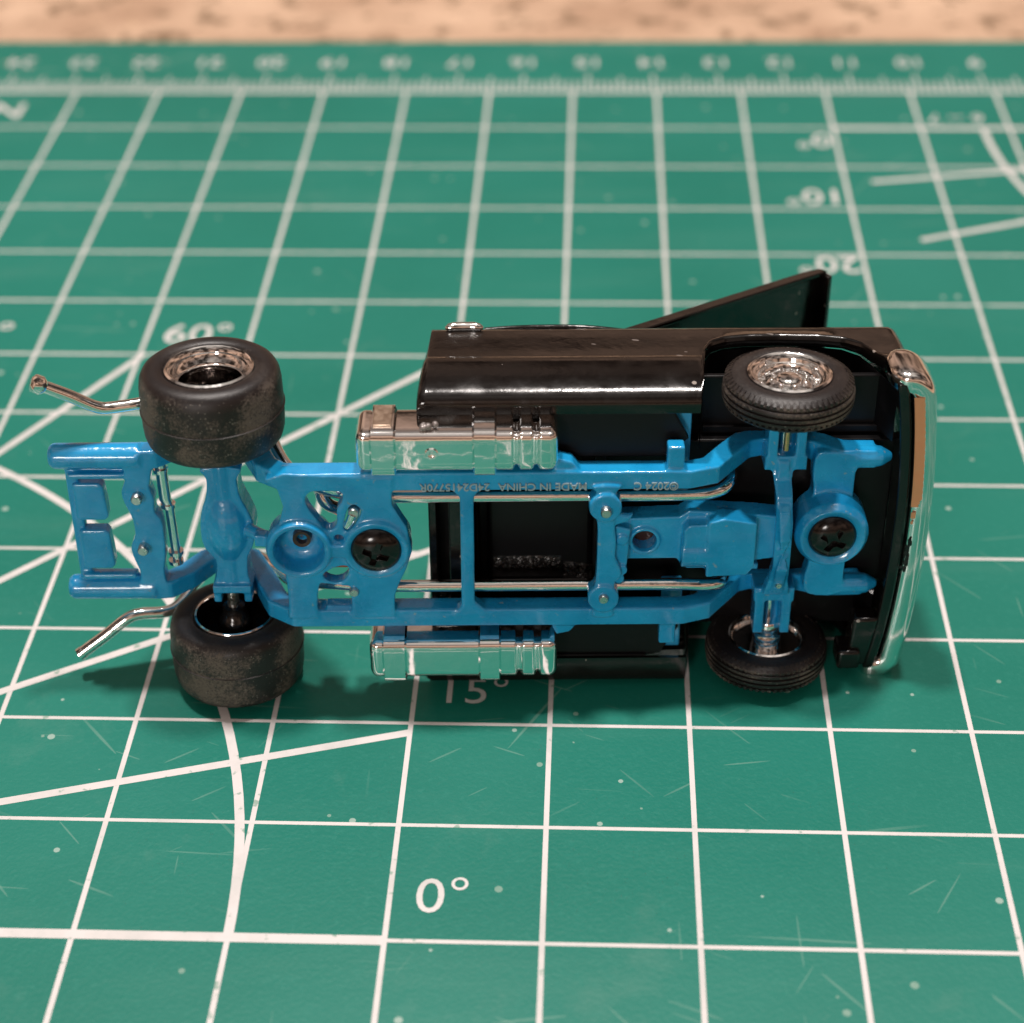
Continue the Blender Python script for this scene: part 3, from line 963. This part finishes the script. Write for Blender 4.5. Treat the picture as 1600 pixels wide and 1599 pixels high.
FU, FWZ, FR = 49.43, 0.2, 5.68
def front_wheel(s):
    e = bpy.data.objects.new("front_wheel", None)
    scene.collection.objects.link(e)
    e.parent = truck
    vo = 15.25 if s > 0 else 15.62
    R = FR
    bm = bmesh.new()
    T = [(3.5, -.5), (3.62, -.12), (3.9, 0), (4.5, -.02), (5.0, -.2), (5.3, -.42), (5.46, -.62), (5.52, -.72), (5.36, -.78), (5.36, -.94), (5.58, -1.0), (5.66, -1.22), (5.66, -1.34), (5.45, -1.4), (5.45, -1.52), (5.68, -1.58), (5.68, -1.84), (5.46, -1.9), (5.46, -2.02), (5.66, -2.08), (5.64, -2.32), (5.40, -2.38), (5.38, -2.54), (5.54, -2.6), (5.48, -2.74), (5.2, -2.95), (4.6, -3.12), (3.9, -3.15), (3.55, -3.0), (3.5, -2.6)]
    add_lathe_v(bm, FU, FWZ, [(r, s * (vo + v)) for r, v in T], 120)
    # moulded shoulder lugs all round, both sides
    for side, v0 in ((0, vo - .40), (1, vo - 2.80)):
        for k in range(62):
            a = 2 * PI * k / 62
            ca, sa = math.cos(a), math.sin(a)
            def q(r, t, dv):
                return P(FU + r * ca - t * sa, s * (v0 + dv), FWZ + r * sa + t * ca)
            sg = 1 if side == 0 else -1
            r0, r1, hw = 4.98, 5.52, 0.135
            rings = [[q(r0, -hw, .10 * sg), q(r0, hw, .10 * sg), q(r0, hw, -.25 * sg), q(r0, -hw, -.25 * sg)],
                     [q(r1, -hw, -.10 * sg), q(r1, hw, -.10 * sg), q(r1, hw, -.42 * sg), q(r1, -hw, -.42 * sg)]]
            rings[0] = [q(r0, -hw, .30 * sg), q(r0, hw, .30 * sg), q(r0, hw, -.2 * sg), q(r0, -hw, -.2 * sg)]
            rings[1] = [q(r1, -hw, -.08 * sg), q(r1, hw, -.08 * sg), q(r1, hw, -.40 * sg), q(r1, -hw, -.40 * sg)]
            add_loop_sweep(bm, rings)
    finish("tyre", bm, MR, e)
    bm = bmesh.new()
    prof = [(3.5, -.6), (3.62, .02), (3.45, .14), (3.25, .06), (3.1, -.18), (2.95, -.2), (2.85, -.5), (2.7, -.52), (2.6, -1.0), (2.35, -1.15), (2.2, -1.05), (1.7, -.75), (1.2, -.65), (1.1, -.42), (0.7, -.30), (0.0001, -.26)]
    add_lathe_v(bm, FU, FWZ, [(r, s * (vo + v)) for r, v in prof], 72, closed=False)
    for k in range(8):
        a = 2 * PI * k / 8 + .2
        bmesh.ops.create_uvsphere(bm, u_segments=10, v_segments=8, radius=0.22 * S, matrix=Matrix.Translation(P(FU + 1.55 * math.cos(a), s * (vo - .62), FWZ + 1.55 * math.sin(a))))
    for k in range(14):
        a = 2 * PI * k / 14
        bmesh.ops.create_uvsphere(bm, u_segments=8, v_segments=6, radius=0.16 * S, matrix=Matrix.Translation(P(FU + 2.3 * math.cos(a), s * (vo - 1.0), FWZ + 2.3 * math.sin(a))))
    finish("rim", bm, MC, e)
    bm = bmesh.new()
    prof = [(3.52, -2.6), (3.56, -3.1), (3.4, -3.2), (3.2, -3.05), (3.0, -2.3), (1.35, -2.1), (1.3, -3.4), (1.15, -3.6), (1.22, -3.9), (1.1, -4.2), (1.15, -4.6), (1.0, -4.9), (0.4, -4.95), (0.36, -8.0), (0.0001, -8.0)]
    add_lathe_v(bm, FU, FWZ, [(r, s * (vo + v)) for r, v in prof], 64, closed=False)
    finish("hub", bm, MC, e)
    return e
front_wheel(1)
front_wheel(-1)
bm = bmesh.new()
add_tube(bm, [(49.5, 8.2, -0.9), (49.5, 11.2, -0.9)], 0.27, 10)
finish("axle_pin", bm, MCOPPER, truck)

# ---- body shell
ARCH = [(41.7, -2.5), (42.0, -1.2), (42.2, 1.5), (42.6, 4.6), (43.3, 6.4), (44.6, 7.3), (46.5, 7.7), (49.5, 7.8), (53.0, 7.6), (55.2, 7.1), (56.6, 5.9), (57.5, 3.8), (58.3, 1.4), (58.9, -0.2), (59.6, -0.7)]
def wlow(u):
    if u <= 41.7:
        return -2.55
    for (a, wa), (b, wb) in zip(ARCH, ARCH[1:]):
        if a <= u <= b:
            return wa + (wb - wa) * (u - a) / (b - a)
    return -0.7
def v_at(w_, lo):
    """flank section: crisp belt, shallow crease, rocker rolled under"""
    pts = [(-2.55, 13.6), (-2.45, 14.1), (-2.1, 14.55), (-1.5, 14.9), (-0.6, 15.15), (0.6, 15.3), (2.0, 15.36), (3.2, 15.30), (3.8, 15.04), (4.3, 14.95), (9.4, 14.62), (10.2, 14.45), (10.7, 14.1), (11.0, 13.5)]
    if low_side:
        pts = [(-2.55, 14.5), (-2.45, 15.1), (-2.2, 15.45), (-1.5, 15.55), (0.6, 15.52), (3.2, 15.42), (3.8, 15.12), (4.3, 15.05), (9.4, 14.72), (10.2, 14.5), (10.7, 14.1), (11.0, 13.5)]
    for (a, va), (b, vb) in zip(pts, pts[1:]):
        if a <= w_ <= b:
            return va + (vb - va) * (w_ - a) / (b - a)
    return pts[0][1] if w_ < pts[0][0] else pts[-1][1]
low_side = False
UB = 17.6
us = [UB, UB + .15, UB + .5] + [18.5 + k * 0.9 for k in range(26)] + [41.0, 41.6]
us += [41.7 + 18.0 * (k / 60) for k in range(0, 61)] + [60.2, 60.6, 60.85, 60.95]
us = sorted(set(round(x, 3) for x in us))
for s in (1, -1):
    low_side = s < 0
    bm = bmesh.new()
    grid = []
    for u in us:
        lo = wlow(u)
        inarch = u > 41.7
        tuck = 0.0
        if u > 59.6:
            tuck = 1.6 * ((u - 59.6) / 1.35) ** 2.2
        if u < 18.2:
            tuck = 0.45 * ((18.2 - u) / 0.6) ** 2
        col = []
        keyw = [-2.55, -2.45, -2.28, -2.1, -1.8, -1.5, -1.05, -0.6, 0.2, 1.0, 2.2, 3.2, 3.5, 3.8, 4.05, 4.3, 6, 7.7, 9.4, 9.8, 10.2, 10.45, 10.7, 10.85, 11.0]
        for kk, kw in enumerate(keyw):
            t = kk / (len(keyw) - 1)
            ww = max(kw, lo + (11.0 - lo) * t * 0.35) if inarch else kw
            if inarch and kk < 6:
                ww = lo + (ww - lo) * 0.6 if ww > lo else lo
            vv = v_at(max(ww, -2.0) if inarch else ww, lo) - tuck
            if inarch:          # slim flare lip round the wheel opening
                dd = ww - lo
                if dd < 0.9:
                    vv += 0.16 * math.sin(PI * min(1, dd / 0.9)) - 0.25 * max(0, 1 - dd / 0.25)
            lean = 0.16 * max(0, ww - 0) if u < 18.6 else 0
            col.append(P(u + (0.075 * (ww + 2.5) if u < 18.6 else 0) * max(0, (18.6 - u)), s * vv, ww))
        # inner return so that the edge has thickness
        ret = [P(u, s * (v_at(max(lo, -2.2), lo) - 1.0 - tuck), lo + 0.25), P(u, s * (13.2 - tuck), lo + 1.4)]
        if not inarch:
            ret = [P(u, s * 12.8, -2.35), P(u, s * 12.9, -1.0)]
        grid.append(ret[::-1] + col)
    add_loop_sweep(bm, grid, closed_caps=False, ring_closed=False)
    o = finish("body_side", bm, MG, truck)
    o.location = (0, (0.05 if s > 0 else 0.45) * S, 0)
    sm = o.modifiers.new("solid", 'SOLIDIFY')
    sm.thickness = 0.18 * S
    sm.offset = -1
# end walls, decks and cab
bm = bmesh.new()
def wall(v0, v1, w0, w1):
    f = lambda w_: UB + .16 + 0.075 * (w_ + 2.5)
    add_loop_sweep(bm, [[P(f(w0), v, w0), P(f(w1), v, w1), P(f(w1) + .8, v, w1), P(f(w0) + .8, v, w0)] for v in (v0, v1)])
wall(-14.7, 14.3, 1.8, 10.5)                                   # cab back wall with the opening below it
wall(9.0, 14.3, -2.2, 1.8)
wall(-14.7, -9.0, -2.2, 1.8)
finish("cab_back_wall", bm, MG, truck, bevel=0.15)
bm = bmesh.new()
add_box(bm, 59.9, 60.8, -13.6, 13.6, -0.9, 10.2)
finish("nose_panel", bm, MG, truck, bevel=0.3)
bm = bmesh.new()                                               # greenhouse: pillars and roof
sec = [(13.9, 10.3), (13.2, 11.2), (11.2, 15.8), (10.2, 17.0), (7.0, 17.6), (0, 17.8)]
full = [(v, w_) for v, w_ in sec] + [(-v, w_) for v, w_ in sec[::-1][1:]]
rings = []
for u, kv, kw in ((19.6, .97, .90), (20.1, .99, .97), (20.8, 1, 1), (26, 1, 1), (28.2, 1, .99), (29.6, .99, .93), (32.4, 1.0, 0.10)):
    rings.append([P(u, v * kv, 10.3 + (w_ - 10.3) * kw) for v, w_ in full])
add_loop_sweep(bm, rings, closed_caps=True, ring_closed=True)
finish("cab_roof", bm, MG, truck, bevel=0.2)
for s in (1, -1):
    bm = bmesh.new()
    q = [(20.2, 11.6), (28.6, 11.6), (27.2, 15.4), (20.8, 15.4)]
    def vw(w_):
        return 13.2 + (11.2 - 13.2) * (w_ - 11.2) / 4.6
    rings = [[P(u, s * (vw(w_) + d), w_) for u, w_ in q] for d in (0.06, -0.3)]
    add_loop_sweep(bm, rings)
    finish("side_window", bm, MGLASS, truck)
bm = bmesh.new()
add_box(bm, 31.0, 33.2, -13.9, 13.9, 9.7, 10.5)
finish("cowl", bm, MG, truck, bevel=0.2)
bm = bmesh.new()
add_box(bm, 33.0, 34.0, -13.4, 13.4, 0.8, 9.9)
finish("firewall", bm, MI, truck, bevel=0.1)
# door shut lines and chrome handle
for s in (1, -1):
    bm = bmesh.new()
    h = [(19.5, 9.75), (19.7, 10.2), (22.9, 10.2), (23.1, 9.75)]
    add_tube(bm, [(19.8, s * 14.7, 9.9), (20.1, s * 14.75, 9.9), (20.6, s * 14.75, 10.1), (22.4, s * 14.75, 10.1), (22.9, s * 14.75, 9.9), (23.2, s * 14.7, 9.9)], 1, 14, [.12, .36, .42, .42, .34, .12])
    finish("door_handle", bm, MC, truck)
    bm = bmesh.new()
    add_tube(bm, smooth_path([(23.3, s * 13.9, 11.0), (26, s * 14.05, 11.1), (29, s * 14.1, 11.15), (32.5, s * 14.05, 11.1), (36, s * 13.7, 11.0)], 4), 0.26, 8)
    finish("beltline_trim", bm, MG, truck)

# ---- underside pans
bm = bmesh.new()
for s in (1, -1):
    add_prism(bm, [(18.6, s * 8.2), (39.0, s * 8.2), (40.9, s * 10.0), (39.4, s * 12.9), (38.6, s * 13.2), (18.6, s * 13.2)], -1.9, -1.2)
    add_box(bm, 24.0, 38.0, s * 12.95, s * 13.2, -2.2, -1.9)
finish("floor_pan", bm, MI, truck, bevel=0.2)
bm = bmesh.new()
add_box(bm, 22.6, 58.9, -13.3, 13.3, 3.2, 3.8)
add_box(bm, 33.2, 59.7, -7.6, 7.6, 1.9, 3.1)
add_box(bm, 18.7, 22.2, -9, 9, 4.0, 4.4)
finish("inner_tub", bm, MI, truck, bevel=0.15)
bm = bmesh.new()
add_box(bm, 20.0, 22.2, -12.5, 12.5, 0.0, 3.9)
add_box(bm, 22.35, 22.6, -9.0, 9.0, 1.2, 3.1)
finish("cab_cross_sill", bm, MG, truck, bevel=0.25)
# seat moulding seen from below between the rails, rough flash along its edge
bm = bmesh.new()
add_box(bm, 23.4, 33.0, -7.2, 4.6, 1.6, 3.1)
finish("seat_moulding", bm, MI, truck, bevel=0.5)
from mathutils import noise
MFL = m_plain("scuffed_black_plastic", (0.012, 0.010, 0.010), 0.30, 0.0, 1800.0, 0.00005, 0.3)
def rough_patch(u0, u1, v0, v1, w0, amp, slope=0.0):
    bm = bmesh.new()
    nu, nv = 90, 26
    vs = []
    for i in range(nu + 1):
        row = []
        for j in range(nv + 1):
            u, t = u0 + (u1 - u0) * i / nu, j / nv
            v = v0 + (v1 - v0) * t + slope * (u - u0)
            h = math.sin(PI * t) ** 1.2 * math.sin(PI * min(1, max(0, i / nu))) ** .4
            h *= .5 + 1.1 * noise.noise(Vector((u * 1.9, v * 2.6, 1))) + .55 * noise.noise(Vector((u * 5, v * 6, 4)))
            row.append(bm.verts.new(P(u, v, w0 - amp * 0.8 * max(h, 0))))
        vs.append(row)
    for i in range(nu):
        for j in range(nv):
            bm.faces.new((vs[i][j], vs[i + 1][j], vs[i + 1][j + 1], vs[i][j + 1]))
    return finish("moulding_flash", bm, MFL, truck)
rough_patch(23.9, 30.2, -6.0, -4.4, 1.58, 0.5)
rough_patch(30.4, 33.0, -6.9, -5.0, 1.58, 0.5, -0.15)
# inner wheel housings
for s in (1, -1):
    bm = bmesh.new()
    rings = []
    for u, w_ in ARCH[1:-1]:
        rings.append([P(u, s * 13.4, w_ + .35), P(u, s * 8.3, w_ + .35), P(u, s * 8.3, w_ + .7), P(u, s * 13.4, w_ + .7)])
    add_loop_sweep(bm, rings)
    add_box(bm, 42.6, 58.0, s * 8.0, s * 8.5, 2.6, 8.2)
    finish("wheel_housing", bm, MI, truck)
bm = bmesh.new()
add_prism(bm, [(57.0, -9.5), (59.3, -9.5), (58.6, -14.8), (56.6, -14.8)], -1.7, 0.4)
add_box(bm, 55.8, 57.9, -14.9, -12.9, -2.2, 0.6)
finish("front_corner_bracket", bm, MG, truck, bevel=0.3)
bm = bmesh.new()                                               # valance behind the bumper
path = []
for k in range(25):
    v = -15.3 + 30.4 * k / 24
    path.append((59.6 - 1.3 * abs(v / 15.4) ** 2.4, v))
rings = [[P(u, v, -1.6), P(u + 1.0, v, -1.6), P(u + 1.0, v, 1.8), P(u, v, 1.8)] for u, v in path]
add_loop_sweep(bm, rings)
finish("front_valance", bm, MG, truck, bevel=0.25)

# ---- chrome bumper, bowed and wrapped round the corners
bm = bmesh.new()
half = []
for k in range(21):
    v = 13.5 * k / 20
    half.append((61.8 - 0.95 * (v / 13.5) ** 2, v))
for k in range(1, 10):
    a = math.radians(84) * k / 9
    half.append((60.85 - 1.35 * (1 - math.cos(a)) - 0.16 * k / 9, 13.5 + 1.35 * math.sin(a)))
for k in range(1, 4):
    half.append((59.35 - 0.45 * k, 14.85 + .02 * k))
full = [(u, -v * 1.035 - .15) for u, v in half[::-1][:-1]] + [(u, v) for u, v in half]
pp = [Vector((u, v)) for u, v in full]
rings = []
M_ = len(pp)
for i, c in enumerate(pp):
    t = (pp[min(i + 1, M_ - 1)] - pp[max(i - 1, 0)]).normalized()
    nrm = Vector((t.y, -t.x))
    ring = []
    e_ = min(i, M_ - 1 - i)
    k_ = (0.55, 0.85, 0.97)[e_] if e_ < 3 else 1.0
    for q in range(28):
        a = 2 * PI * (q + .5) / 28
        ca, sa = math.cos(a), math.sin(a)
        x = math.copysign(abs(ca) ** .55, ca) * 1.18 * k_
        z = math.copysign(abs(sa) ** .5, sa) * 2.7 * k_
        if x < 0 and z < 0:
            z += 0.12
        ring.append(P(c.x + nrm.x * x, c.y + nrm.y * x, 1.0 + z))
    rings.append(ring)
add_loop_sweep(bm, rings)
finish("front_bumper", bm, m_chrome("bumper_chrome", 0.10, (0.88, 0.86, 0.84), 500.0, 0.00005, 0.2), truck)

# thin orange strip along the inner lip of the bumper, ragged where it stops
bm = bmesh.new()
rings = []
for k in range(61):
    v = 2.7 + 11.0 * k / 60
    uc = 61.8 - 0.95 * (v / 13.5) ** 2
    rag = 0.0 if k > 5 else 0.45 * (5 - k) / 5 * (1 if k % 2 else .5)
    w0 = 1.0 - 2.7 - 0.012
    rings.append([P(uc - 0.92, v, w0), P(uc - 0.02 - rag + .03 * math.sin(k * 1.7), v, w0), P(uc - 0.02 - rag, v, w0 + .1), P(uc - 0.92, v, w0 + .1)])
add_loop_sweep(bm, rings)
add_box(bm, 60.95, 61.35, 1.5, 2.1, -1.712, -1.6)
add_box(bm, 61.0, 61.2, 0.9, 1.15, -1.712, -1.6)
finish("orange_strip", bm, m_plain("matte_orange", (0.72, 0.34, 0.17), 0.5, 0.2, 900.0), truck)
bm = bmesh.new()
for k in range(46):
    add_cyl_w(bm, 61.15 + random.gauss(0, .10) - k * .006, -0.8 - k * .07 + random.gauss(0, .05), -1.72 - k * .0004, -1.62, random.uniform(.06, .17), 8)
fl = finish("paint_smudge", bm, MSCREW, truck)
fl["kind"] = "stuff"

# ---- open hood, hinged at the cowl
ang = math.radians(32.4)
hp = (32.6, 10.3)
def H(l, v, n_):
    return P(hp[0] + l * math.cos(ang) - n_ * math.sin(ang), v, hp[1] + l * math.sin(ang) + n_ * math.cos(ang))
bm = bmesh.new()
rings = []
for l in [0.0, .4] + [1 + 26 * k / 20 for k in range(21)] + [27.4, 27.7]:
    hv = 13.1 + 0.15 * l / 27.7
    top = 0.55 - 0.35 * max(0, (l - 26.5) / 1.2)
    ring = [H(l, hv, -0.9), H(l, hv - .15, top - .1), H(l, hv - 1.0, top + .35), H(l, 6, top + .7), H(l, 0, top + .85), H(l, -6, top + .7), H(l, -hv + 1.0, top + .35), H(l, -hv + .15, top - .1), H(l, -hv, -0.9),
            H(l, -hv + .5, -0.9), H(l, -hv + .7, -.25), H(l, -6, 0.15), H(l, 0, 0.25), H(l, 6, 0.15), H(l, hv - .7, -.25), H(l, hv - .5, -0.9)]
    rings.append(ring)
add_loop_sweep(bm, rings)
hood = finish("hood", bm, MG, truck, bevel=0.12)
bm = bmesh.new()
rings = [[H(27.3, v, -1.6), H(27.9, v, -1.5), H(28.0, v, 0.6), H(27.4, v, 0.6)] for v in (-12.9, -6, 0, 6, 11.2, 12.9)]
add_loop_sweep(bm, rings)
finish("hood_lip", bm, MG, hood, bevel=0.15)
